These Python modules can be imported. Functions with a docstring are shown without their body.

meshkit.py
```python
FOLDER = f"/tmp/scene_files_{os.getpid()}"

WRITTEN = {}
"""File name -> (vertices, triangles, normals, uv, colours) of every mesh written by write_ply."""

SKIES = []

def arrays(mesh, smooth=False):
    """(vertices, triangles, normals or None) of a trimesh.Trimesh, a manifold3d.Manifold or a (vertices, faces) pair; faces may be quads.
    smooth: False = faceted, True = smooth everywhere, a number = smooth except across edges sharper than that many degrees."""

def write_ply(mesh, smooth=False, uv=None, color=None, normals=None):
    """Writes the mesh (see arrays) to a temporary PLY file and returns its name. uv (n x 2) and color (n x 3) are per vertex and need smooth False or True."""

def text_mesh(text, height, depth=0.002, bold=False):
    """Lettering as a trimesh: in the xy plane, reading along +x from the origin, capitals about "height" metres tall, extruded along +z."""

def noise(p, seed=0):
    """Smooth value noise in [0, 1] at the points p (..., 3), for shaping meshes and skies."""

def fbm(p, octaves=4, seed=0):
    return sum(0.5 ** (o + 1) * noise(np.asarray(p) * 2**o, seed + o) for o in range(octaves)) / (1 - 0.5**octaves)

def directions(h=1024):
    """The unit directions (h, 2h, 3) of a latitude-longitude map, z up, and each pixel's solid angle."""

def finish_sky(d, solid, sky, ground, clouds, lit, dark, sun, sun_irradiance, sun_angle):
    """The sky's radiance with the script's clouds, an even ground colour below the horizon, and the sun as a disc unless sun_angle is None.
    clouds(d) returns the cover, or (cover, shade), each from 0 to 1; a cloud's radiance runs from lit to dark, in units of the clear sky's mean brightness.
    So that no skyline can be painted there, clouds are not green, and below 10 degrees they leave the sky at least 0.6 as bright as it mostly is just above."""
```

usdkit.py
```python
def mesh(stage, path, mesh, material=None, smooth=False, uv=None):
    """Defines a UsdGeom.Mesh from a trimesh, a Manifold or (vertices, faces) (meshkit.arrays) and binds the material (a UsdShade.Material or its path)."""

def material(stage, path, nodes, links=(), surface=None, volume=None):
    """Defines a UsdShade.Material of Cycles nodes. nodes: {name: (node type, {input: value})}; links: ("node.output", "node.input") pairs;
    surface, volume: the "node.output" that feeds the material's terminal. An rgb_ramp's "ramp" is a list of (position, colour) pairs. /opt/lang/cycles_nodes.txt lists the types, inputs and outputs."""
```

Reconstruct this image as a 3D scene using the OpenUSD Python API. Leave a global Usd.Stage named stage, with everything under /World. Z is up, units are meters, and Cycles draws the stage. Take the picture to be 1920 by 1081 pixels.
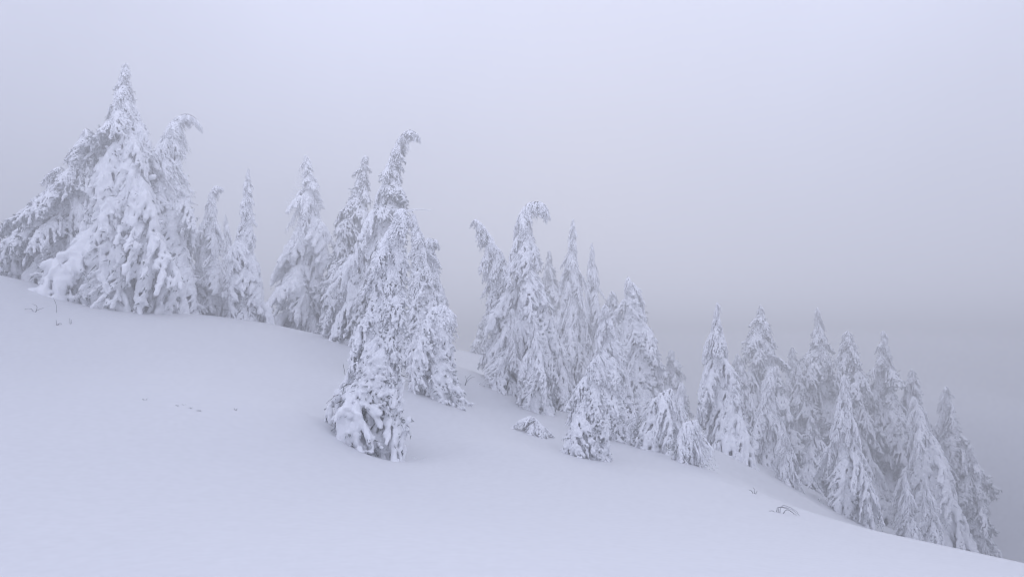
import math, random
import numpy as np
from scipy.interpolate import RBFInterpolator
from scipy.spatial import cKDTree
import trimesh, usdkit, meshkit
from pxr import Usd, UsdGeom, UsdLux, UsdShade, Sdf, Gf, Vt

stage = Usd.Stage.CreateInMemory()
UsdGeom.SetStageUpAxis(stage, 'Z')
W = UsdGeom.Xform.Define(stage, '/World')
UsdGeom.Scope.Define(stage, '/World/Looks')
rng = np.random.default_rng(7)

# ------------------------------------------------------------------ camera
F_PX = 1387.0                      # focal length in pixels of the 1920 px wide photograph
PITCH = math.radians(4.1)
cam = UsdGeom.Camera.Define(stage, '/World/camera')
cam.CreateHorizontalApertureAttr(36.0)
cam.CreateFocalLengthAttr(36.0 * F_PX / 1920)
cam.CreateFStopAttr(0.0)
cam.CreateClippingRangeAttr(Gf.Vec2f(0.05, 5000))
cam.CreateExposureAttr(-0.17)
x_ = UsdGeom.Xformable(cam)
x_.AddTranslateOp().Set(Gf.Vec3d(0, 0, 0))
x_.AddRotateXOp().Set(90 + math.degrees(PITCH))


def at(px, py, y):
    """The point of the world seen at a pixel of the photograph, y metres ahead of the camera (the eye is the origin)."""
    a, b = (px - 960) / F_PX, (540.5 - py) / F_PX
    fwd = np.array([0, math.cos(PITCH), math.sin(PITCH)])
    up = np.array([0, -math.sin(PITCH), math.cos(PITCH)])
    r = fwd + a * np.array([1.0, 0, 0]) + b * up
    return r * (y / r[1])


# ------------------------------------------------------------------ sky, sun
SUN_EL, SUN_AZ = math.radians(18), math.radians(6)
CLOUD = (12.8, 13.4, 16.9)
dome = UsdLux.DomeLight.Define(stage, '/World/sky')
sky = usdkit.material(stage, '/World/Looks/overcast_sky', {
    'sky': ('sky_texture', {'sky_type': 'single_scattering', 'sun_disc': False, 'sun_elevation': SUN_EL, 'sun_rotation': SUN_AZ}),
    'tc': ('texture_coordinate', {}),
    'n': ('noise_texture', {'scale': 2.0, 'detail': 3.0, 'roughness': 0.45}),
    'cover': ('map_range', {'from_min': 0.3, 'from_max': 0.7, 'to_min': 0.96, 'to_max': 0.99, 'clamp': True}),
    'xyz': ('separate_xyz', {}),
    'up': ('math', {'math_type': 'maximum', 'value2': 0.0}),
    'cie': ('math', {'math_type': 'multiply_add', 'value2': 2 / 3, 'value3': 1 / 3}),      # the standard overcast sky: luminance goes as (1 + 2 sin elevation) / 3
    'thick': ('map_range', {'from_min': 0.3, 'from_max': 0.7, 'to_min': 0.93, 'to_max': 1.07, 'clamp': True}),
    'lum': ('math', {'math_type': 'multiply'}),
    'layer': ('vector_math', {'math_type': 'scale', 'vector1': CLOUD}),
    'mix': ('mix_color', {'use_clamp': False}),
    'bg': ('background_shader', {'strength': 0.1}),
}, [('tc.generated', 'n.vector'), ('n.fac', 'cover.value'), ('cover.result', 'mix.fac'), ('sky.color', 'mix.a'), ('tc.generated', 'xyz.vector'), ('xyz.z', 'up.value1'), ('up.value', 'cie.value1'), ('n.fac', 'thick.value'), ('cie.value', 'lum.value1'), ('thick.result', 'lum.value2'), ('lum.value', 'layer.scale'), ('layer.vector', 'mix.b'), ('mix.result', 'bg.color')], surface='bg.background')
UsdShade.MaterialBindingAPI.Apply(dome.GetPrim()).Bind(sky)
dome.GetPrim().SetCustomDataByKey('kind', 'structure')
sun = UsdLux.DistantLight.Define(stage, '/World/sun')
sun.CreateIntensityAttr(0.4)
sun.CreateAngleAttr(60.0)
sun.CreateColorAttr(Gf.Vec3f(1.0, 0.985, 0.97))
sun.GetPrim().CreateAttribute('inputs:normalize', Sdf.ValueTypeNames.Bool).Set(True)
sx = UsdGeom.Xformable(sun)
sx.AddRotateZOp().Set(-math.degrees(SUN_AZ))
sx.AddRotateXOp().Set(-(90 - math.degrees(SUN_EL)))      # the light runs along its -z axis

# ------------------------------------------------------------------ materials
def snow_material(name, base, bump, scale, rough=0.75):
    return usdkit.material(stage, '/World/Looks/' + name, {
        'g': ('geometry', {}),
        'n': ('noise_texture', {'scale': scale, 'detail': 3.0, 'roughness': 0.6}),
        'c': ('rgb_ramp', {'ramp': [(0.3, tuple(0.955 * x for x in base)), (0.7, base)]}),
        'b': ('bump', {'strength': bump, 'distance': 0.02}),
        'p': ('principled_bsdf', {'roughness': rough, 'specular_ior_level': 0.25}),
    }, [('g.position', 'n.vector'), ('n.fac', 'c.fac'), ('n.fac', 'b.height'), ('c.color', 'p.base_color'), ('b.normal', 'p.normal')], surface='p.BSDF')


M = {
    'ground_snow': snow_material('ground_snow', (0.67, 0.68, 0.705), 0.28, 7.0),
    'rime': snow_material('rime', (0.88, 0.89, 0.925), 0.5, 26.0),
}

# ------------------------------------------------------------------ ground
GROUND = [  # pixel x, pixel y, metres ahead
    (-300, 1100, 5), (200, 1100, 5), (960, 1095, 5), (1500, 1130, 5.4), (2100, 1160, 6),
    (-200, 760, 13), (250, 790, 13), (700, 930, 11), (1100, 980, 10), (1500, 1030, 9),
    (60, 680, 19), (300, 690, 19), (480, 740, 17.5), (545, 768, 17.0), (585, 784, 16.2), (602, 800, 16.2), (650, 828, 16.3), (690, 846, 16.5), (770, 862, 16.8),
    (-150, 500, 28), (0, 517, 28), (60, 538, 28), (150, 566, 28.3), (230, 580, 28.8), (350, 588, 29), (430, 598, 29.5), (500, 608, 30), (560, 626, 29.5), (640, 660, 27),
    (-150, 500, 38), (20, 535, 38), (230, 594, 38), (400, 608, 38), (500, 622, 40), (575, 618, 39), (640, 640, 38),
    (775, 736, 22), (830, 748, 22.5), (880, 762, 23), (900, 830, 17), (960, 803, 22), (1030, 818, 22),
    (800, 742, 25.5), (900, 700, 30), (960, 735, 28), (1000, 768, 26.5), (1060, 775, 29), (1130, 800, 27), (985, 748, 30),
    (860, 690, 34), (900, 663, 46), (1100, 725, 40), (1200, 750, 40),
    (1100, 858, 20), (1200, 840, 23), (1290, 867, 21.5), (1330, 838, 26), (1370, 859, 29), (1420, 882, 31),
    (1190, 895, 17), (1350, 905, 17), (1440, 957, 14), (1560, 981, 14), (1690, 1007, 14), (1920, 1058, 13.5), (2150, 1120, 13.5),
    (1350, 895, 20), (1400, 905, 23), (1440, 938, 18), (1440, 908, 25), (1500, 955, 19), (1500, 930, 26), (1560, 984, 18.5), (1590, 985, 25), (1600, 1000, 19), (1690, 1036, 19), (1690, 1032, 26), (1800, 1064, 19), (1800, 1062, 27), (1920, 1095, 20), (1920, 1095, 28),
    (1475, 904, 33), (1560, 945, 33), (1590, 968, 32.5), (1620, 980, 33), (1690, 1008, 32.5), (1745, 1022, 32.5), (1775, 1036, 35), (1860, 1056, 36), (2000, 1100, 36),
    (1450, 885, 48), (1600, 950, 52), (1800, 1030, 54),
]
gp = np.array([at(*g) for g in GROUND])
far = np.array([[-90, 95, 3], [-40, 100, 1.5], [5, 74, -3.2], [30, 72, -5.5], [55, 70, -6.5], [80, 68, -6.5], [0, 102, -1.6], [40, 102, -1.2], [80, 98, -1.6], [112, 80, -3], [-90, 20, 9], [-60, 5, 5.5], [-50, -40, 3], [0, -40, -4], [60, -40, -11], [110, 20, -12], [70, 40, -9], [42, 45, -9.5], [48, 56, -7.5], [36, 60, -7.5], [62, 55, -7], [70, 20, -10.5],  # raised valley and slope behind the right trees are added to brighten the fog
                [-20, -8, 0.1], [0, -8, -2], [20, -8, -4.6]], float)
gp = np.vstack([gp, far])
rbf = RBFInterpolator(gp[:, :2], gp[:, 2], kernel='thin_plate_spline', smoothing=0.02)


def swell(x, y):
    p = np.stack([x, y, 0 * x], -1)
    drift = np.exp(-((y - 6.6) / 1.0) ** 2) * np.clip(1.2 - np.abs(x + 1.5) / 1.6, 0, 1)        # low wind drifts in front
    return (0.17 * np.exp(-(x + 4.95) ** 2 / 0.8 - (y - 17.7) ** 2 / 1.1) + 0.07 * drift * (meshkit.fbm(p / np.array([1.1, 0.8, 1]) + 7, 3, 21) - 0.5) + 0.11 * (meshkit.fbm(p / 5.0, 3, 3) - 0.5) + 0.028 * (meshkit.fbm(p / np.array([1.6, 0.7, 1]), 2, 9) - 0.5))


def ground_z(x, y):
    x, y = np.asarray(x, float), np.asarray(y, float)
    r = np.hypot(x, y - 30)
    k = np.minimum(1, 105 / np.maximum(r, 1e-6))
    q = np.stack([np.ravel(x * k), np.ravel(30 + (y - 30) * k)], 1)
    return np.minimum(rbf(q).reshape(x.shape) + 0.03 * np.maximum(r - 105, 0), 10.5) + swell(x, y)      # climbs on far out so the added slope shows no edge in fog


# ------------------------------------------------------------------ helpers
taken = {}


def numbered(path):
    n = taken.get(path, -1) + 1
    taken[path] = n
    return path if n == 0 else f'{path}_{n:03d}'


def tag(prim, label=None, category=None, group=None, kind=None):
    for k, v in (('label', label), ('category', category), ('group', group), ('kind', kind)):
        if v:
            prim.SetCustomDataByKey(k, v)
    return prim


def obj(name, mesh, mat, parent='/World', smooth=True):
    path = numbered(f'{parent}/{name}')
    return usdkit.mesh(stage, path, mesh, M[mat], smooth=smooth).GetPrim()


def grid_mesh(xs, ys):
    X, Y = np.meshgrid(xs, ys)
    v = np.stack([X, Y, ground_z(X, Y)], -1).reshape(-1, 3)
    n, m = len(xs), len(ys)
    i, j = np.meshgrid(np.arange(n - 1), np.arange(m - 1))
    a = (j * n + i).ravel()
    return v, np.vstack([np.stack([a, a + 1, a + n + 1], 1), np.stack([a, a + n + 1, a + n], 1)])


def axis(lo, hi, fine_lo, fine_hi, step):
    mid = np.arange(fine_lo, fine_hi, step)
    g = lambda d: np.cumsum(step * 1.25 ** np.arange(1, 40))
    a = fine_lo - g(0); a = np.append(a[a > lo], lo)[::-1]
    b = mid[-1] + g(0); b = np.append(b[b < hi], hi)
    return np.concatenate([a, mid, b])


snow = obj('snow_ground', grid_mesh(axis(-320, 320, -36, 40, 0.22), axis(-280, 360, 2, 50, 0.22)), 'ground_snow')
tag(snow, 'smooth white snow slope falling away to the right', 'snow', kind='structure')

# ------------------------------------------------------------------ snow-laden boughs: a few shapes, each used many times
def surface_nets(f, origin, step):
    """The zero surface of the field f (negative inside) on a grid, as vertices and quads."""
    inside = f < 0
    nx, ny, nz = f.shape
    total, count = np.zeros((nx - 1, ny - 1, nz - 1, 3)), np.zeros((nx - 1, ny - 1, nz - 1))
    faces = []
    I = np.indices(f.shape)
    for ax in range(3):
        lo = [slice(None)] * 3; hi = [slice(None)] * 3
        lo[ax], hi[ax] = slice(0, -1), slice(1, None)
        a, b = f[tuple(lo)], f[tuple(hi)]
        cut = (a < 0) != (b < 0)
        idx = np.argwhere(cut)
        t = a[cut] / (a[cut] - b[cut])
        p = idx.astype(float); p[:, ax] += t
        u, w = [k for k in range(3) if k != ax]
        for du in (0, 1):
            for dw in (0, 1):
                c = idx.copy(); c[:, u] -= du; c[:, w] -= dw
                ok = ((c >= 0) & (c < np.array([nx - 1, ny - 1, nz - 1]))).all(1)
                np.add.at(total, tuple(c[ok].T), p[ok]); np.add.at(count, tuple(c[ok].T), 1)
        ok = (idx[:, u] > 0) & (idx[:, w] > 0) & (idx[:, u] < f.shape[u] - 1) & (idx[:, w] < f.shape[w] - 1)
        e, flip = idx[ok], (a[cut][ok] < 0)
        quad = []
        for du, dw in ((1, 1), (0, 1), (0, 0), (1, 0)):
            c = e.copy(); c[:, u] -= du; c[:, w] -= dw
            quad.append((c[:, 0] * (ny - 1) + c[:, 1]) * (nz - 1) + c[:, 2])
        q = np.stack(quad, 1)
        turn = flip if ax != 1 else ~flip
        q[~turn] = q[~turn][:, ::-1]
        faces.append(q)
    live = (count > 0).ravel()
    number = np.cumsum(live) - 1
    v = (total.reshape(-1, 3)[live] / count.ravel()[live][:, None]) * step + origin
    return v, number[np.vstack(faces)]


def skeleton(kind, r):
    """Centre lines of one bough: a list of (points, radii), reaching about 1 along x, z up."""
    lines = []
    if kind == 'fan':       # a flat spray that sags, feathered on both sides
        sag, n, side, fat, hang, spread = 0.70, 15, 0.40, 0.036, 0.8, 0.8
    elif kind == 'clump':   # heavy pillows of settled snow
        sag, n, side, fat, hang, spread = 0.75, 8, 0.36, 0.070, 0.9, 0.85
    elif kind == 'lobe':    # a great bough with rows of hanging, snow-packed fingers
        sag, n, side, fat, hang, spread = 0.80, 13, 0.36, 0.040, 1.5, 0.75
    elif kind == 'rime':    # knobbly, short twigs under thick rime
        sag, n, side, fat, hang, spread = 1.05, 13, 0.32, 0.042, 1.3, 0.85
    else:                   # streamer: a long steep plume, twigs lying close along it
        sag, n, side, fat, hang, spread = 1.15, 17, 0.36, 0.032, 1.15, 0.5
    s = np.linspace(0, 1, 28)
    wob = 0.06 * np.sin(s * r.uniform(3, 6) + r.uniform(0, 6))
    axis_ = np.stack([s * (1 - 0.12 * s), wob * s, -sag * s ** 1.5 + 0.10 * np.sin(np.pi * s) * r.uniform(0.2, 1.2)], 1)
    lines.append((axis_, fat * (1.15 - 0.65 * s) * (1 + 0.25 * np.sin(s * r.uniform(9, 15)))))
    for k in range(n):
        for sgn in (-1, 1):
            if r.random() < 0.07:
                continue
            t = (k + 0.6 + 0.5 * r.random()) / (n + 0.6) * 0.97
            i = min(27, int(t * 27))
            d = axis_[min(27, i + 1)] - axis_[max(0, i - 1)]; d /= np.linalg.norm(d)
            L = side * (0.55 + 0.75 * math.sin(math.pi * min(1, 0.16 + 0.84 * t)) ) * r.uniform(0.6, 1.2) * (1.05 - 0.55 * t)
            m = 9
            u = np.linspace(0, 1, m)[:, None]
            out = d * r.uniform(0.5, 0.9) + np.array([0, sgn * spread * r.uniform(0.75, 1.15), 0])
            out /= np.linalg.norm(out)
            p = axis_[i] + L * (out * u + np.array([0, 0, -1]) * hang * r.uniform(0.6, 1.3) * u ** 1.8)
            rr = fat * r.uniform(0.75, 1.15) * (0.95 - 0.35 * t) * (1.0 - 0.45 * u[:, 0] ** 2)
            lines.append((p, rr))
            if kind in ('rime', 'fan', 'lobe') and L > 0.16:      # twigs on the twigs
                for q in range(3 if kind == 'rime' else 2):
                    j = r.integers(2, 8)
                    dd = out * 0.6 + r.normal(0, 0.6, 3) + np.array([0, 0, -0.5]); dd /= np.linalg.norm(dd)
                    w = np.linspace(0, 1, 5)[:, None]
                    lines.append((p[j] + dd * w * r.uniform(0.07, 0.15), fat * 0.75 * (1 - 0.4 * w[:, 0])))
    return lines


def bough_meshes(kind, seed):
    r = np.random.default_rng(seed)
    lines = skeleton(kind, r)
    c, rad = [], []
    for p, rr in lines:
        L = np.linalg.norm(np.diff(p, axis=0), axis=1).sum()
        k = max(3, int(L / 0.02))
        t, T = np.linspace(0, 1, k), np.linspace(0, 1, len(p))
        c.append(np.stack([np.interp(t, T, p[:, a]) for a in range(3)], 1)); rad.append(np.interp(t, T, rr))
    c, rad = np.vstack(c), np.concatenate(rad)
    up = c + np.stack([0 * rad, 0 * rad, 0.45 * rad], 1)                          # snow settles on top
    pts, R = np.vstack([c, up]), np.concatenate([rad * 0.8, rad * 1.05])
    step = 0.0145 if kind == 'lobe' else 0.017 if kind == 'rime' else 0.02 if kind == 'clump' else 0.018
    lo, hi = pts.min(0) - 0.16, pts.max(0) + 0.16
    n = np.ceil((hi - lo) / step).astype(int)
    g = np.stack(np.meshgrid(*[lo[a] + step * np.arange(n[a]) for a in range(3)], indexing='ij'), -1)
    flat = g.reshape(-1, 3)
    tree = cKDTree(pts)
    d0, _ = tree.query(flat, distance_upper_bound=0.24)
    near = np.isfinite(d0)
    q = flat[near]
    d, i = tree.query(q, k=10)
    v = d - R[i]
    soft = {'clump': 0.022, 'lobe': 0.010}.get(kind, 0.011)
    m = v.min(1)
    val = m - soft * np.log(np.exp(-(v - m[:, None]) / soft).sum(1)) + soft * math.log(4)
    o = r.uniform(0, 50, 3)
    w = (q + o) * np.array([1, 1, 0.38])                 # lumps drawn out downwards, as the snow creeps and the rime grows
    a1, s1, a2, s2 = {'rime': (0.055, 0.055, 0.040, 0.026), 'clump': (0.08, 0.10, 0.04, 0.04), 'lobe': (0.045, 0.055, 0.030, 0.026)}.get(kind, (0.042, 0.055, 0.028, 0.026))
    val += a1 * (meshkit.noise(w / s1, seed) - 0.5) + a2 * (meshkit.noise((q + o) * np.array([1, 1, 0.6]) / s2, seed + 5) - 0.5)
    f = np.full(len(flat), 0.2)
    f[near] = val
    f = f.reshape(n)
    f[[0, -1]] = 0.2; f[:, [0, -1]] = 0.2; f[:, :, [0, -1]] = 0.2
    load = surface_nets(f, lo, step)
    # dark, half-frosted needles and twig ends that show under the snow
    V, F = [], []
    for p, rr in lines:
        for j in range(1, len(p), 1 if len(p) < 20 else 2):
            for _ in range(3 if kind == 'fan' else 2 if j % 3 == 0 else 1):
                if (kind in ('clump', 'lobe') and j % 2) or (kind == 'streamer' and j % 3 == 0):
                    continue
                fwd = p[j] - p[j - 1]; fwd = fwd / (np.linalg.norm(fwd) + 1e-9)
                dr = fwd * r.uniform(0.1, 0.9) + np.array([0, 0, -1]) * r.uniform(0.3, 1.1) + r.normal(0, 0.45, 3)
                dr /= np.linalg.norm(dr)
                a = np.cross(dr, r.normal(0, 1, 3)); a /= np.linalg.norm(a)
                ln, wd = rr[j] * 0.95 + r.uniform(0.01, 0.09 if kind == 'fan' else 0.05), r.uniform(0.006, 0.012)
                b_ = np.cross(dr, a)
                n0 = len(V) * 4
                V.append(np.array([p[j] + a * wd, p[j] + b_ * wd * 0.9 - a * wd * 0.6, p[j] - b_ * wd * 0.9 - a * wd * 0.6, p[j] + dr * ln]))
                F.append(np.array([[0, 1, 3], [1, 2, 3], [2, 0, 3]]) + n0)
    return load, (np.vstack(V), np.vstack(F))


M['needles'] = usdkit.material(stage, '/World/Looks/frosted_needles', {
    'g': ('geometry', {}), 'n': ('noise_texture', {'scale': 7.0, 'detail': 2.0}),
    'c': ('rgb_ramp', {'ramp': [(0.35, (0.13, 0.145, 0.15)), (0.65, (0.52, 0.54, 0.58))]}),
    'p': ('principled_bsdf', {'roughness': 0.8, 'specular_ior_level': 0.2}),
}, [('g.position', 'n.vector'), ('n.fac', 'c.fac'), ('c.color', 'p.base_color')], surface='p.BSDF')
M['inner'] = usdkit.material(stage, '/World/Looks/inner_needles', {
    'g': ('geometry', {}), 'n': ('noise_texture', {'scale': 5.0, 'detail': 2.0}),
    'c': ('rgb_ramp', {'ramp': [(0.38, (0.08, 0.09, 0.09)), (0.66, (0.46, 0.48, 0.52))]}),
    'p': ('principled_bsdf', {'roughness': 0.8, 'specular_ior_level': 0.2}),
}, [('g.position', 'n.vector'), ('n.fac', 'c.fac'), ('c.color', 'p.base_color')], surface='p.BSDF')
M['frosted'] = usdkit.material(stage, '/World/Looks/frosted_twig', {
    'g': ('geometry', {}), 'n': ('noise_texture', {'scale': 22.0, 'detail': 2.0}),
    'c': ('rgb_ramp', {'ramp': [(0.42, (0.20, 0.19, 0.20)), (0.58, (0.72, 0.73, 0.76))]}),
    'p': ('principled_bsdf', {'roughness': 0.8}),
}, [('g.position', 'n.vector'), ('n.fac', 'c.fac'), ('c.color', 'p.base_color')], surface='p.BSDF')
M['bark'] = usdkit.material(stage, '/World/Looks/frosted_bark', {
    'g': ('geometry', {}), 'm': ('mapping', {'scale': (1, 1, 0.25)}), 'n': ('noise_texture', {'scale': 14.0, 'detail': 4.0}),
    'c': ('rgb_ramp', {'ramp': [(0.4, (0.11, 0.095, 0.085)), (0.62, (0.55, 0.56, 0.60))]}),
    'b': ('bump', {'strength': 0.6, 'distance': 0.03}),
    'p': ('principled_bsdf', {'roughness': 0.85}),
}, [('g.position', 'm.vector'), ('m.vector', 'n.vector'), ('n.fac', 'c.fac'), ('n.fac', 'b.height'), ('c.color', 'p.base_color'), ('b.normal', 'p.normal')], surface='p.BSDF')
M['twig'] = usdkit.material(stage, '/World/Looks/dry_twig', {
    'g': ('geometry', {}), 'n': ('noise_texture', {'scale': 30.0, 'detail': 2.0}),
    'c': ('rgb_ramp', {'ramp': [(0.4, (0.11, 0.105, 0.115)), (0.7, (0.36, 0.36, 0.41))]}),
    'p': ('principled_bsdf', {'roughness': 0.8}),
}, [('g.position', 'n.vector'), ('n.fac', 'c.fac'), ('c.color', 'p.base_color')], surface='p.BSDF')

KINDS = {}
VARIANTS = {'fan': 4, 'clump': 4, 'rime': 5, 'streamer': 5, 'lobe': 5}
stage.CreateClassPrim('/World/bough_shapes')
for a, (kind, many) in enumerate(VARIANTS.items()):
    for k in range(many):
        path = f'/World/bough_shapes/{kind}_{k:03d}'
        stage.CreateClassPrim(path)
        load, needles = bough_meshes(kind, 100 * a + k + 11)
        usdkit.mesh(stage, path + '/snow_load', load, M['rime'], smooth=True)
        usdkit.mesh(stage, path + '/needles', needles, M['needles'])
        KINDS.setdefault(kind, []).append(path)


def tube_mesh(p, rad, sides=8):
    p = np.asarray(p, float)
    t = np.gradient(p, axis=0); t /= np.linalg.norm(t, axis=1, keepdims=True) + 1e-12
    ref = np.where(np.abs(t[:, 2:]) < 0.9, [0, 0, 1.0], [0, 1.0, 0])
    a = np.cross(t, ref); a /= np.linalg.norm(a, axis=1, keepdims=True) + 1e-12
    b_ = np.cross(t, a)
    an = np.arange(sides) * 2 * np.pi / sides
    v = p[:, None] + np.broadcast_to(rad, (len(p),))[:, None, None] * (np.cos(an)[None, :, None] * a[:, None] + np.sin(an)[None, :, None] * b_[:, None])
    i, j = np.meshgrid(np.arange(len(p) - 1), np.arange(sides), indexing='ij')
    A, B = i * sides + j, i * sides + (j + 1) % sides
    q = np.stack([A, A + sides, B + sides, B], -1).reshape(-1, 4)
    n = len(v) * sides
    V = np.vstack([v.reshape(-1, 3), p[0], p[-1]])
    k = np.arange(sides)
    caps = np.vstack([np.stack([0 * k + n, k, (k + 1) % sides], 1), np.stack([0 * k + n + 1, n - sides + (k + 1) % sides, n - sides + k], 1)])
    return V, np.vstack([q[:, [0, 1, 2]], q[:, [0, 2, 3]], caps])


def curve(pts, n):
    """A smooth line through the given points."""
    pts = np.asarray(pts, float)
    s = np.concatenate([[0], np.cumsum(np.linalg.norm(np.diff(pts, axis=0), axis=1))])
    s /= s[-1]
    from scipy.interpolate import PchipInterpolator
    return PchipInterpolator(s, pts)(np.linspace(0, 1, n))


WIDER = {'lobe': 1.42, 'clump': 1.45, 'fan': 1.65, 'rime': 1.55, 'streamer': 1.82}     # boughs sag, so they reach less far out than they are long


def snowy_tree(name, label, pix, y, prof, kind, tilt=0.0, dense=1.0, category='spruce', group=None, seed=None, low=0.03, mix=None, cleft=None, inner=280, upturn=0.0, cap=230):
    """A conifer under snow. pix: its trunk in the photograph from base to top; prof: (height share, half width of the crown in photo pixels)."""
    r = np.random.default_rng(seed if seed is not None else int(sum(pix[0]) * 7 + y * 13))
    world = np.array([at(px, py, y) for px, py in pix])
    base = world[0].copy()
    base[2] = float(ground_z(base[0], base[1]))
    m_px = y / F_PX / math.cos(PITCH)
    world[0, 2] = base[2] - 0.25
    line = curve(world - base, 60)
    # bent tops do not lie in one plane with the picture
    line[:, 1] += np.linspace(0, 1, 60) ** 2 * r.normal(0, 0.06) * (line[-1, 2] - line[0, 2])
    H = np.linalg.norm(np.diff(line, axis=0), axis=1).sum()
    root = UsdGeom.Xform.Define(stage, numbered('/World/' + name))
    root.AddTranslateOp().Set(Gf.Vec3d(*base))
    tag(root.GetPrim(), label, category, group)
    P = str(root.GetPath())
    ts = np.array([p[0] for p in prof]); hw = np.array([p[1] for p in prof]) * m_px * WIDER[kind]
    r0 = 0.02 * H + 0.02
    obj('trunk', tube_mesh(line, r0 * (1 - np.linspace(0, 1, 60)) ** 0.8 + 0.012), 'bark', P)
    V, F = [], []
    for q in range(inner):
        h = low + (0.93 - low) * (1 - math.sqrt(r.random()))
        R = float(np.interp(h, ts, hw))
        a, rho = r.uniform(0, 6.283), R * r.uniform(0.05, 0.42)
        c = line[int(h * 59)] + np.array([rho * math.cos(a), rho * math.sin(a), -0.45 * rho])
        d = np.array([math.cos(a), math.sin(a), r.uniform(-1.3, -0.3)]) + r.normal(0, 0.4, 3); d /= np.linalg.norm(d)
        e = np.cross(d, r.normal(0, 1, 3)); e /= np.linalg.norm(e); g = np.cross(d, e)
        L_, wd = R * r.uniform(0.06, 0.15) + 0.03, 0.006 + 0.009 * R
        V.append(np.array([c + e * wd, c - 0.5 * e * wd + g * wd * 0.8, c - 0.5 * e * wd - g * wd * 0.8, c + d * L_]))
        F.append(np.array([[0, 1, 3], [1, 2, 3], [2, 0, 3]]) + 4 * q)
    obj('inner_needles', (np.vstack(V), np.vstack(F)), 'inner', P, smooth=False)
    t, az, n, made = low, r.uniform(0, 6.28), 0, 0
    while t < 1.0 and n < cap:
        R = float(np.interp(t, ts, hw))
        i = min(59, int(t * 59))
        p = line[i] * (1 - (t * 59 - i)) + line[min(59, i + 1)] * (t * 59 - i)
        az += 2.39996 + r.normal(0, 0.35)
        k = kind if mix is None or r.random() > mix[1] else mix[0]
        R *= 1 + 0.25 * math.sin(math.pi * min(1, t))
        if cleft and t < cleft[2] and abs((az - math.radians(cleft[0]) + math.pi) % (2 * math.pi) - math.pi) < math.radians(cleft[1]):
            t += 0.02 * R / H
            n += 0.2
            continue
        length = R * r.uniform(0.70, 1.16) * (1 + 0.12 * math.sin(3 * az + 5 * t))
        if r.random() < 0.05:
            length *= 1.12
        pitch = tilt + {'streamer': 5, 'lobe': 10}.get(k, 0) + r.normal(0, 9) - upturn * t ** 2
        drop = max(0.35, math.cos(math.radians(min(70, abs(pitch)))))
        s = length / (0.88 * drop + 0.12)
        s = min(s, length * 1.6)
        thick = s * r.uniform(0.85, 1.2)
        shape = KINDS[k][int(r.integers(len(KINDS[k])))]
        x = UsdGeom.Xform.Define(stage, numbered(P + '/bough'))
        x.AddTranslateOp().Set(Gf.Vec3d(*map(float, p)))
        x.AddRotateZOp().Set(math.degrees(az))
        x.AddRotateYOp().Set(pitch)
        x.AddRotateXOp().Set(float(r.normal(0, 12)))
        x.AddScaleOp().Set(Gf.Vec3f(float(s), float(thick * (1 if r.random() < 0.5 else 1)), float(s * r.uniform(0.85, 1.15))))
        x.GetPrim().GetReferences().AddInternalReference(shape)
        x.GetPrim().SetInstanceable(True)
        t += 0.072 * max(R, 0.07 * hw.max()) / H / dense * r.uniform(0.7, 1.3)
        n += 1
    return P, line, base, n


C = 'heavily snow-laden spruces'
COUNT = 0


def tree(*a, **k):
    global COUNT
    out = snowy_tree(*a, **k)
    COUNT += out[3]
    return out


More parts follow.
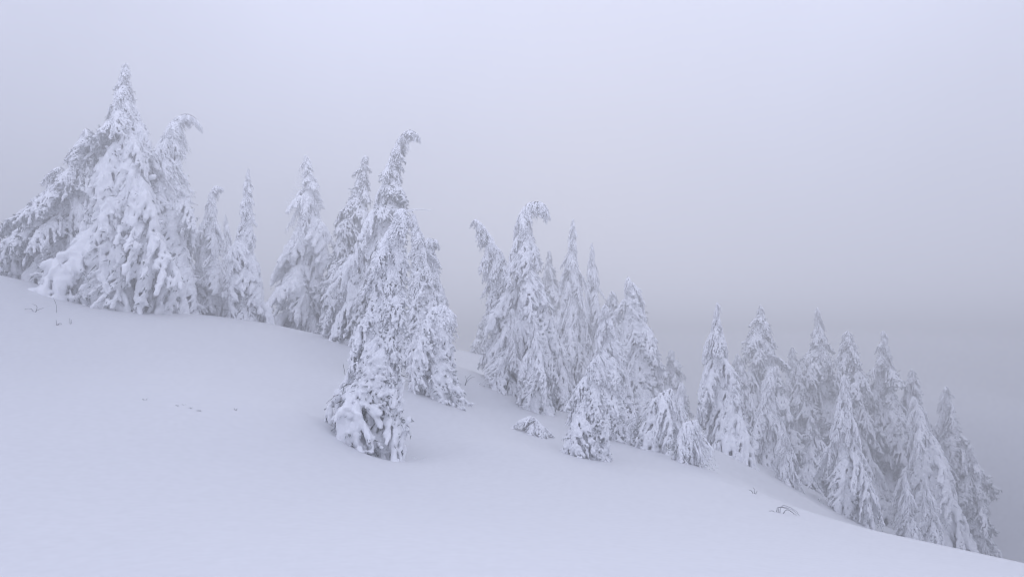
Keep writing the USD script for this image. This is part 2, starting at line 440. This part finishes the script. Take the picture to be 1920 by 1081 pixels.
# left group on the crest
tree('snowy_spruce', 'biggest snow-laden spruce, tallest of the left group, with thick hanging lobes of snow', [(232, 584), (232, 400), (230, 250), (226, 170), (228, 112)], 29, [(0, 84), (.15, 104), (.35, 108), (.5, 98), (.65, 76), (.8, 46), (.9, 22), (1, 8)], 'lobe', tilt=10, dense=0.95, mix=('fan', .22), inner=700)
tree('snowy_spruce', 'broad shaded spruce directly left of the biggest spruce, half hidden behind its boughs', [(125, 562), (128, 400), (140, 290), (146, 232)], 31, [(0, 95), (.2, 105), (.4, 75), (.6, 52), (.8, 34), (1, 12)], 'lobe', tilt=4, dense=.8, mix=('fan', .3), inner=500)
tree('snowy_spruce', 'leaning low spruce at the left edge with long boughs sweeping down to the snow', [(62, 536), (66, 440), (95, 360), (112, 312)], 32, [(0, 50), (.3, 66), (.6, 48), (1, 16)], 'lobe', tilt=6, dense=.85, mix=('fan', .3), inner=500)
tree('snowy_spruce', 'spruce behind the biggest one with its top arching over to the right', [(318, 592), (318, 400), (314, 280), (320, 226), (342, 210), (372, 238)], 30.6, [(0, 62), (.3, 58), (.55, 56), (.7, 46), (.8, 26), (.9, 11), (1, 4)], 'lobe', tilt=8, dense=.85, inner=500)
tree('snowy_spruce', 'slender spruce just right of the big left group, its tip nodding right', [(393, 602), (392, 480), (398, 380), (404, 350), (417, 352)], 32, [(0, 38), (.3, 36), (.55, 26), (.75, 17), (.9, 9), (1, 5)], 'clump', tilt=24, mix=('streamer', .4))
tree('snowy_spruce', 'thin half hidden spruce squeezed between two slender spruces on the crest', [(430, 612), (428, 480), (424, 402)], 36, [(0, 25), (.5, 18), (.8, 11), (1, 4)], 'streamer', tilt=24)
tree('snowy_spruce', 'tall pointed slender spruce standing alone at the right end of the left group', [(455, 608), (460, 450), (466, 370), (468, 316)], 31.5, [(0, 52), (.15, 48), (.3, 38), (.5, 27), (.7, 16), (.9, 9), (1, 3)], 'clump', tilt=24, mix=('streamer', .5))
# centre
P8 = tree('snowy_spruce', 'spruce with bare frosted twigs sticking out left below its top', [(572, 616), (575, 450), (578, 350), (572, 288)], 37, [(0, 54), (.2, 50), (.4, 44), (.6, 30), (.75, 19), (.85, 14), (1, 6)], 'streamer', tilt=8, mix=('clump', .4))
tree('snowy_spruce', 'pale spruce leaning right behind the tall hook-topped tree', [(630, 642), (650, 480), (675, 340), (684, 288)], 36, [(0, 38), (.25, 40), (.5, 36), (.7, 28), (.9, 14), (1, 5)], 'fan', tilt=22)
tree('snowy_spruce', 'tall leaning spruce whose thin top hooks over right, highest tip of the centre', [(668, 650), (690, 500), (718, 380), (737, 290), (750, 252), (766, 240), (784, 252)], 30, [(0, 55), (.3, 48), (.5, 40), (.65, 27), (.8, 14), (.9, 10), (1, 6)], 'streamer', tilt=14, mix=('fan', .4))
P11 = tree('rimed_spruce', 'nearest tree, a crooked column of knobbly rime with dark gaps, alone in front', [(676, 846), (690, 740), (712, 620), (728, 500), (742, 425), (756, 394)], 16.7, [(0, 84), (.12, 88), (.3, 86), (.45, 66), (.6, 50), (.75, 38), (.9, 32), (1, 18)], 'rime', tilt=22, dense=1.12, cleft=(-100, 9, .40), inner=1200)
tree('rimed_spruce', 'greyer rimed tree right behind the nearest tree, showing along its right side', [(798, 748), (795, 600), (790, 480), (776, 402)], 24.5, [(0, 28), (.4, 38), (.65, 34), (.85, 18), (1, 8)], 'rime', tilt=20)
tree('rimed_spruce', 'faint rimed tree with bent tip rising above the round-topped rimed tree', [(815, 750), (814, 560), (806, 470), (802, 446), (820, 450)], 26, [(0, 20), (.4, 26), (.7, 22), (1, 8)], 'rime', tilt=20)
tree('rimed_sapling', 'round-topped rimed tree bowed over like an umbrella right of the nearest tree', [(826, 748), (815, 650), (812, 590), (824, 574), (848, 588)], 22.3, [(0, 30), (.3, 44), (.6, 46), (.8, 38), (1, 18)], 'rime', tilt=28, low=.3, category='tree')
tree('rimed_sapling', 'small drooping rimed sapling at the right foot of the umbrella-shaped tree', [(856, 760), (851, 710), (842, 684)], 22.8, [(0, 26), (.5, 22), (1, 12)], 'rime', tilt=36, category='tree')
tree('snowy_spruce', 'small faint spruce far off in the gap right of centre', [(895, 667), (900, 630), (905, 597)], 46, [(0, 17), (.5, 12), (1, 3)], 'fan', tilt=20)
# middle cluster
tree('snowy_spruce', 'spruce with its long top leaning out to the left over the gap', [(932, 718), (948, 620), (952, 560), (934, 490), (913, 435), (892, 411)], 31, [(0, 36), (.3, 32), (.5, 30), (.7, 25), (.85, 15), (1, 7)], 'streamer', tilt=12, mix=('rime', .5))
tree('snowy_spruce', 'broad spruce with its tip curled over to the right, tallest of the middle cluster', [(985, 750), (985, 600), (983, 470), (980, 410), (990, 382), (1010, 378), (1025, 396)], 30, [(0, 70), (.3, 55), (.5, 40), (.65, 30), (.8, 21), (.9, 14), (1, 8)], 'streamer', tilt=10, mix=('rime', .35))
tree('snowy_spruce', 'regular cone-shaped small spruce at the front of the middle cluster', [(1003, 770), (1003, 680), (1003, 596)], 26.7, [(0, 58), (.3, 47), (.6, 30), (.85, 14), (1, 4)], 'streamer', tilt=14)
tree('snowy_spruce', 'narrow small spruce at the left foot of the middle cluster', [(948, 740), (955, 650), (960, 578)], 28, [(0, 40), (.5, 25), (1, 5)], 'streamer', tilt=18)
tree('snowy_spruce', 'very faint thin spruce far behind the middle cluster', [(1030, 722), (1030, 600), (1030, 470)], 47, [(0, 30), (.5, 22), (.8, 12), (1, 3)], 'fan', tilt=18)
tree('snowy_spruce', 'straight spire-like spruce in the back of the middle cluster', [(1072, 738), (1072, 560), (1074, 410)], 39, [(0, 42), (.3, 40), (.55, 30), (.75, 16), (.9, 8), (1, 3)], 'streamer', tilt=18)
tree('snowy_spruce', 'thin pale spire just right of the straight spire-like spruce', [(1115, 738), (1112, 590), (1110, 455)], 41, [(0, 32), (.4, 30), (.7, 17), (.9, 8), (1, 3)], 'streamer', tilt=18)
tree('snowy_spruce', 'blunt-topped spruce at the right end of the middle cluster', [(1202, 745), (1196, 620), (1186, 545), (1176, 518)], 35, [(0, 54), (.3, 48), (.6, 38), (.85, 29), (1, 14)], 'streamer', tilt=22, mix=('rime', .3))
tree('snowy_spruce', 'white spruce in front of the blunt-topped spruce, with open dark base', [(1150, 812), (1142, 690), (1138, 620), (1133, 570)], 27.5, [(0, 46), (.3, 48), (.55, 36), (.8, 22), (1, 8)], 'streamer', tilt=20, mix=('rime', .4))
tree('rimed_spruce', 'small crooked rimed spruce nearest in the middle, boughs arching left', [(1096, 857), (1098, 765), (1106, 705), (1122, 664)], 20.2, [(0, 42), (.3, 44), (.6, 38), (.85, 24), (1, 12)], 'rime', tilt=16)
tree('rimed_spruce', 'low white bushy spruce behind and right of the small crooked rimed spruce', [(1150, 806), (1148, 730), (1150, 668)], 24, [(0, 40), (.5, 36), (1, 16)], 'rime', tilt=26)
tree('bowed_sapling', 'larger of the two white dome-shaped saplings bowed under snow', [(1218, 850), (1222, 785), (1238, 738), (1260, 728)], 23.3, [(0, 50), (.4, 48), (.75, 36), (1, 16)], 'streamer', tilt=26, low=.12, category='sapling')
tree('bowed_sapling', 'low white mound of boughs at the left of the larger dome-shaped sapling', [(1182, 832), (1184, 795), (1190, 772)], 23.6, [(0, 24), (.6, 22), (1, 12)], 'rime', tilt=26, category='sapling')
tree('bowed_sapling', 'smallest dome-shaped sapling bent right to the ground, at the front slope edge', [(1282, 869), (1280, 825), (1290, 792), (1308, 788)], 21.4, [(0, 30), (.5, 32), (.8, 26), (1, 12)], 'streamer', tilt=30, low=.15, category='sapling')
tree('bowed_sapling', 'rounded snowy sapling just behind the larger dome-shaped sapling', [(1275, 805), (1272, 740), (1278, 714)], 29, [(0, 24), (.6, 22), (1, 10)], 'streamer', tilt=28, category='sapling')
tree('snowy_spruce', 'small foggy bush-like spruce far behind the dome-shaped saplings', [(1263, 745), (1262, 700), (1262, 655)], 42, [(0, 22), (.6, 17), (1, 5)], 'fan', tilt=18)
# right group in thicker fog
G = None
tree('snowy_spruce', 'broad spruce with a thin rimed tip, leftmost large tree of the right group', [(1360, 860), (1352, 720), (1344, 620), (1346, 566)], 29.5, [(0, 58), (.25, 56), (.5, 45), (.7, 32), (.85, 17), (.92, 8), (1, 4)], 'streamer', tilt=18)
tree('snowy_spruce', 'short spruce filling the gap right of the leftmost large tree of the right group', [(1400, 865), (1392, 740), (1384, 662)], 40, [(0, 36), (.5, 25), (1, 6)], 'streamer', mix=('fan', .55), tilt=18)
tree('snowy_spruce', 'tall foggy spruce, second peak of the right group', [(1440, 880), (1438, 720), (1433, 620), (1432, 570)], 43, [(0, 55), (.3, 50), (.6, 36), (.8, 24), (1, 4)], 'streamer', mix=('fan', .55), tilt=16)
tree('snowy_spruce', 'young spruce with bent tip standing before the second peak of the right group', [(1440, 862), (1440, 740), (1444, 695), (1457, 685)], 36, [(0, 35), (.5, 28), (.85, 14), (1, 7)], 'streamer', tilt=22)
tree('snowy_spruce', 'dim spruce with a sloping top behind the tiny front spruce of the right group', [(1505, 905), (1495, 760), (1487, 650)], 47, [(0, 52), (.4, 38), (.7, 22), (1, 5)], 'streamer', mix=('fan', .55), tilt=18)
tree('snowy_spruce', 'tiny narrow spruce standing alone on the snow before the right group', [(1474, 904), (1472, 840), (1470, 780)], 32.5, [(0, 22), (.4, 16), (.75, 9), (1, 3)], 'streamer', tilt=18)
tree('snowy_spruce', 'tall foggy spire, left one of the close pair behind the bright front spruce', [(1545, 935), (1545, 760), (1538, 576)], 47, [(0, 60), (.3, 50), (.6, 32), (.8, 18), (1, 4)], 'streamer', mix=('fan', .55), tilt=16)
tree('snowy_spruce', 'blunt foggy spruce, right one of the close pair behind the bright front spruce', [(1605, 975), (1598, 780), (1590, 618)], 45, [(0, 60), (.3, 50), (.6, 36), (.85, 22), (1, 7)], 'streamer', mix=('fan', .55), tilt=16)
tree('snowy_spruce', 'bright evenly feathered slim spruce at the front of the right group', [(1588, 970), (1584, 830), (1580, 700)], 32.5, [(0, 50), (.2, 47), (.5, 32), (.75, 19), (.92, 11), (1, 6)], 'streamer', tilt=18, dense=1.1)
tree('snowy_spruce', 'tall dim spruce, highest peak right of the bright slim spruce', [(1665, 1005), (1658, 810), (1650, 620)], 46, [(0, 62), (.3, 54), (.6, 37), (.85, 18), (1, 4)], 'streamer', mix=('fan', .55), tilt=16)
tree('snowy_spruce', 'dim spruce stepping down from the highest right peak, above the left small spruce', [(1715, 1015), (1708, 850), (1703, 690)], 46, [(0, 72), (.3, 60), (.6, 40), (.85, 20), (1, 5)], 'streamer', mix=('fan', .55), tilt=16)
tree('snowy_spruce', 'broad feathery spruce with rounded top above the right one of the small pair', [(1772, 1038), (1756, 870), (1738, 745)], 40, [(0, 76), (.3, 68), (.6, 46), (.85, 24), (1, 8)], 'streamer', tilt=16, dense=1.1)
tree('snowy_spruce', 'dim spruce with a bent faint tip on the right flank of the right group', [(1812, 1050), (1797, 900), (1772, 790), (1762, 722)], 45, [(0, 50), (.4, 46), (.7, 28), (1, 7)], 'streamer', mix=('fan', .3), tilt=18)
tree('snowy_spruce', 'left one of two small front spruces at the foot of the right group', [(1703, 1010), (1701, 945), (1699, 884)], 32.3, [(0, 26), (.4, 20), (.8, 9), (1, 3)], 'streamer', tilt=18)
tree('snowy_spruce', 'right one of two small front spruces at the foot of the right group', [(1748, 1022), (1744, 955), (1741, 888)], 32.3, [(0, 30), (.4, 22), (.8, 9), (1, 3)], 'streamer', tilt=18)
tree('snowy_spruce', 'last dim spruce at the far right end of the trees', [(1837, 1056), (1830, 950), (1824, 836)], 41, [(0, 22), (.5, 20), (.8, 14), (1, 6)], 'streamer', mix=('fan', .55), tilt=20)
tree('snowy_spruce', 'dark blurred spruce in the gap between the bright slim spruce and the highest right peak', [(1632, 985), (1630, 850), (1625, 715)], 52, [(0, 50), (.4, 40), (.8, 18), (1, 5)], 'fan', tilt=18)
tree('snowy_spruce', 'foggy pale spruce low between the two peaks left of the bright slim spruce', [(1468, 900), (1466, 790), (1462, 690)], 52, [(0, 48), (.4, 38), (.8, 18), (1, 5)], 'fan', tilt=18)
tree('snowy_spruce', 'foggy broad spruce filling the back of the middle cluster on its right', [(1150, 750), (1148, 640), (1146, 545)], 42, [(0, 48), (.5, 36), (1, 8)], 'fan', tilt=18)
tree('snowy_spruce', 'low snowy spruce filling the middle cluster behind the cone-shaped small spruce', [(1045, 772), (1042, 680), (1036, 590)], 31, [(0, 46), (.5, 30), (1, 6)], 'streamer', tilt=20)
tree('snowy_spruce', 'low dark spruce at the feet of the close pair in the right group', [(1530, 925), (1528, 850), (1522, 780)], 40, [(0, 38), (.5, 28), (1, 6)], 'streamer', tilt=18, mix=('fan', .5))
tree('snowy_spruce', 'low drooping spruce at the left foot of the tall leaning hook-topped spruce', [(628, 650), (636, 590), (650, 520)], 31, [(0, 34), (.5, 28), (1, 8)], 'streamer', tilt=24, mix=('rime', .4))


# ------------------------------------------------------------------ bare twigs, bushes and small things in the snow
def on_ground(px, py):
    """The first place where the sight line of a pixel meets the snow."""
    ys = np.linspace(3, 60, 2400)
    p = at(px, py, 1.0)[None] * ys[:, None]
    hit = np.nonzero(ground_z(p[:, 0], p[:, 1]) >= p[:, 2])[0]
    return p[hit[0]] if len(hit) else p[-1]


def twigs(name, label, pixel, stems, category='twig', group=None, mat='twig', thick=0.012):
    """Bare stems out of the snow. stems: lines of (right, up) offsets in photo pixels from the base pixel."""
    r = np.random.default_rng(int(pixel[0] * 3 + pixel[1]))
    base = on_ground(*pixel)
    k = base[1] / F_PX
    root = UsdGeom.Xform.Define(stage, numbered('/World/' + name))
    root.AddTranslateOp().Set(Gf.Vec3d(*map(float, base)))
    tag(root.GetPrim(), label, category, group)
    for line in stems:
        pts = [(a * k, r.normal(0, 0.12) * k * 10 * (n > 0), b_ * k - (0.06 if n == 0 else 0)) for n, (a, b_) in enumerate(line)]
        c = curve(pts, 14) + r.normal(0, 0.004, (14, 3))
        obj('stem', tube_mesh(c, thick * np.linspace(1, 0.45, 14), 6), mat, str(root.GetPath()))


def in_tree(made, name, t, stems, mat='twig', thick=0.014):
    """Bare twigs as parts of a tree, from the share t of its trunk."""
    P, line, base, _ = made
    y = base[1]; k = y / F_PX
    r = np.random.default_rng(int(1000 * t))
    p = line[int(t * 59)]
    for st in stems:
        c = curve([p + np.array([a * k, r.normal(0, 2) * k * (n > 0), b_ * k]) for n, (a, b_) in enumerate(st)], 14) + r.normal(0, 0.006, (14, 3))
        obj(name, tube_mesh(c, thick * np.linspace(1.2, 0.5, 14), 6), mat, P)


for n, t in enumerate(np.linspace(0.68, 0.9, 14)):
    L = 46 * (1 - abs(n - 3) / 16)
    in_tree(P8, 'bare_branch', t, [[(0, 0), (-L * 0.5, -3 - n % 3), (-L, 3 + 2 * (n % 2))], [(0, 0), (L * 0.35, -3), (L * 0.62, -4 + n % 4)]], 'rime', 0.03)
in_tree(P11, 'bare_branch', 0.985, [[(0, 0), (22, 5), (58, 3)], [(0, 0), (18, 1), (28, -18), (30, -36)], [(0, 0), (-10, 6), (-26, 4)]], 'rime', 0.013)
in_tree(P11, 'bare_branch', 0.24, [[(0, 0), (-30, 25), (-44, 44), (-46, 62)], [(0, 0), (-24, 30), (-26, 52)], [(0, 0), (-52, 4), (-78, -14)]], 'frosted', 0.014)
in_tree(P11, 'bare_branch', 0.5, [[(0, 0), (-30, 16), (-44, 6)], [(0, 0), (24, -6), (40, -22)]], 'twig', 0.012)

twigs('bent_twig', 'low dark twig lying sideways on the snow at the left edge', (64, 584), [[(0, 0), (-6, 6), (-20, 3)], [(0, 0), (4, 9), (-4, 14)], [(0, 0), (10, 4), (18, 7)], [(0, 0), (-12, 2), (-24, -1)]])
twigs('grass_stem', 'single tall curved dry stem in the snow below the left group', (107, 586), [[(0, 0), (0, 10), (-5, 22), (-9, 28)]], 'stem')
twigs('grass_stem', 'short thick dark stub in the snow below the tall curved dry stem', (107, 609), [[(0, 0), (-1, 6), (-2, 10)], [(0, 0), (5, 3), (9, 2)]], 'stub', thick=0.016)
twigs('grass_stem', 'tiny forked stem right of the short dark stub', (132, 607), [[(0, 0), (-1, 6), (-2, 11)], [(0, 0), (2, 4), (2, 8)]], 'stem')
twigs('bent_twig', 'small dark forked twig alone on the right snow slope', (1412, 924), [[(0, 0), (-4, 5), (-8, 6)], [(0, 0), (3, 4), (2, 9)], [(0, 0), (6, 2), (8, 4)]], thick=0.009)
twigs('bent_twig', 'arched dark twigs bowed over on the crest of the right foreground', (1456, 960), [[(0, 0), (3, 8), (12, 9), (26, 3), (36, -5)], [(2, 0), (8, 10), (22, 8), (38, -4)], [(6, 0), (14, 12), (28, 8), (42, -6)], [(0, 0), (-8, 3), (-16, 2)], [(10, 0), (20, 5), (32, -4)]], thick=0.007)
twigs('bent_twig', 'frosted spray of twigs left of the two small front spruces of the right group', (1668, 984), [[(0, 0), (-10, 10), (-26, 16)], [(0, 0), (-4, 12), (8, 14), (14, 12)], [(0, 0), (-14, 6), (-20, 3)], [(0, 0), (6, 10), (12, 8)], [(0, 0), (-2, 8), (-10, 16)]], thick=0.016, mat='rime')
twigs('bent_twig', 'thin twig standing in the snow right of the umbrella-shaped rimed tree', (872, 722), [[(0, 0), (4, 12), (12, 20)], [(0, 0), (8, 12), (18, 16)], [(0, 0), (2, 10), (1, 18)]], thick=0.012)
twigs('bent_twig', 'little broken twigs in the snow right of the foot of the nearest tree', (790, 862), [[(0, 0), (-10, 3), (-20, 6)], [(0, 0), (10, 2), (22, 1)], [(0, 0), (4, 4), (6, 8)]], thick=0.009, mat='rime')
twigs('twig_tip', 'lone dark twig tip at the left of the row of tips on the open slope', (272, 749), [[(0, 0), (-3, 2), (-4, 3)], [(0, 0), (3, 2), (4, 3)]], 'twig tip', mat='frosted', thick=0.012)
for px, py, what in ((333, 761, 'faint twig tip at the left end of the row of four on the open slope'), (345, 759, 'highest twig tip of the row of four on the open slope'), (358, 765, 'third twig tip from the left in the row of four on the open slope'), (374, 771, 'lowest twig tip at the right end of the row of four')):
    twigs('twig_tip', what, (px, py), [[(0, 0), (-2, 2), (-4, 2)], [(0, 0), (2, 1), (3, 2)]], 'twig tip', 'four twig tips in a row', mat='frosted', thick=0.009)
twigs('twig_tip', 'lone dark twig tip at the right of the row of tips on the open slope', (441, 768), [[(0, 0), (-2, 3), (-3, 4)], [(0, 0), (2, 1), (4, 2)]], 'twig tip', mat='frosted', thick=0.011)


def bush(name, label, pixel, rad, n, kind='rime', category='bush', squash=0.8):
    r = np.random.default_rng(int(pixel[0]))
    base = on_ground(*pixel)
    k = base[1] / F_PX
    root = UsdGeom.Xform.Define(stage, numbered('/World/' + name))
    root.AddTranslateOp().Set(Gf.Vec3d(*map(float, base)))
    tag(root.GetPrim(), label, category)
    for q in range(n):
        x = UsdGeom.Xform.Define(stage, numbered(str(root.GetPath()) + '/bough'))
        az = q * 2.39996 + r.normal(0, 0.3)
        s = rad * k * r.uniform(0.75, 1.15)
        x.AddTranslateOp().Set(Gf.Vec3d(0.1 * s * math.cos(az), 0.1 * s * math.sin(az), float(r.uniform(0.15, 0.75) * s)))
        x.AddRotateZOp().Set(math.degrees(az)); x.AddRotateYOp().Set(float(r.uniform(-18, 22)))
        x.AddScaleOp().Set(Gf.Vec3f(float(s), float(s), float(s * squash)))
        x.GetPrim().GetReferences().AddInternalReference(KINDS[kind][int(r.integers(len(KINDS[kind])))])
        x.GetPrim().SetInstanceable(True)


bush('snowy_bush', 'low round rimed bush on the snow left of the small crooked rimed spruce', (1000, 812), 36, 22, 'rime', squash=0.75)
bush('snowy_bush', 'small snow-capped bush at the left foot of the cone-shaped small spruce', (940, 722), 20, 10)
bush('snowy_bush', 'smooth snow-covered mound of a bush right of the bright slim spruce', (1638, 975), 24, 10, 'clump')
print('boughs', COUNT)


# ------------------------------------------------------------------ haze
HAZE_TOP = 12.3
low_z = min(p[2] for p in UsdGeom.Mesh(snow).GetPointsAttr().Get()) - 1.0
b = trimesh.creation.box([700, 700, HAZE_TOP - low_z]); b.apply_translation([0, 40, (HAZE_TOP + low_z) / 2])
print('haze from', low_z, 'to', HAZE_TOP)
M['fog'] = usdkit.material(stage, '/World/Looks/fog', {'v': ('principled_volume', {'color': (0.952, 0.964, 1.0), 'density': 0.0178, 'anisotropy': 0.46})}, volume='v.volume')
tag(obj('haze', b, 'fog', smooth=False), 'even white fog filling the whole mountainside', 'fog', kind='stuff')
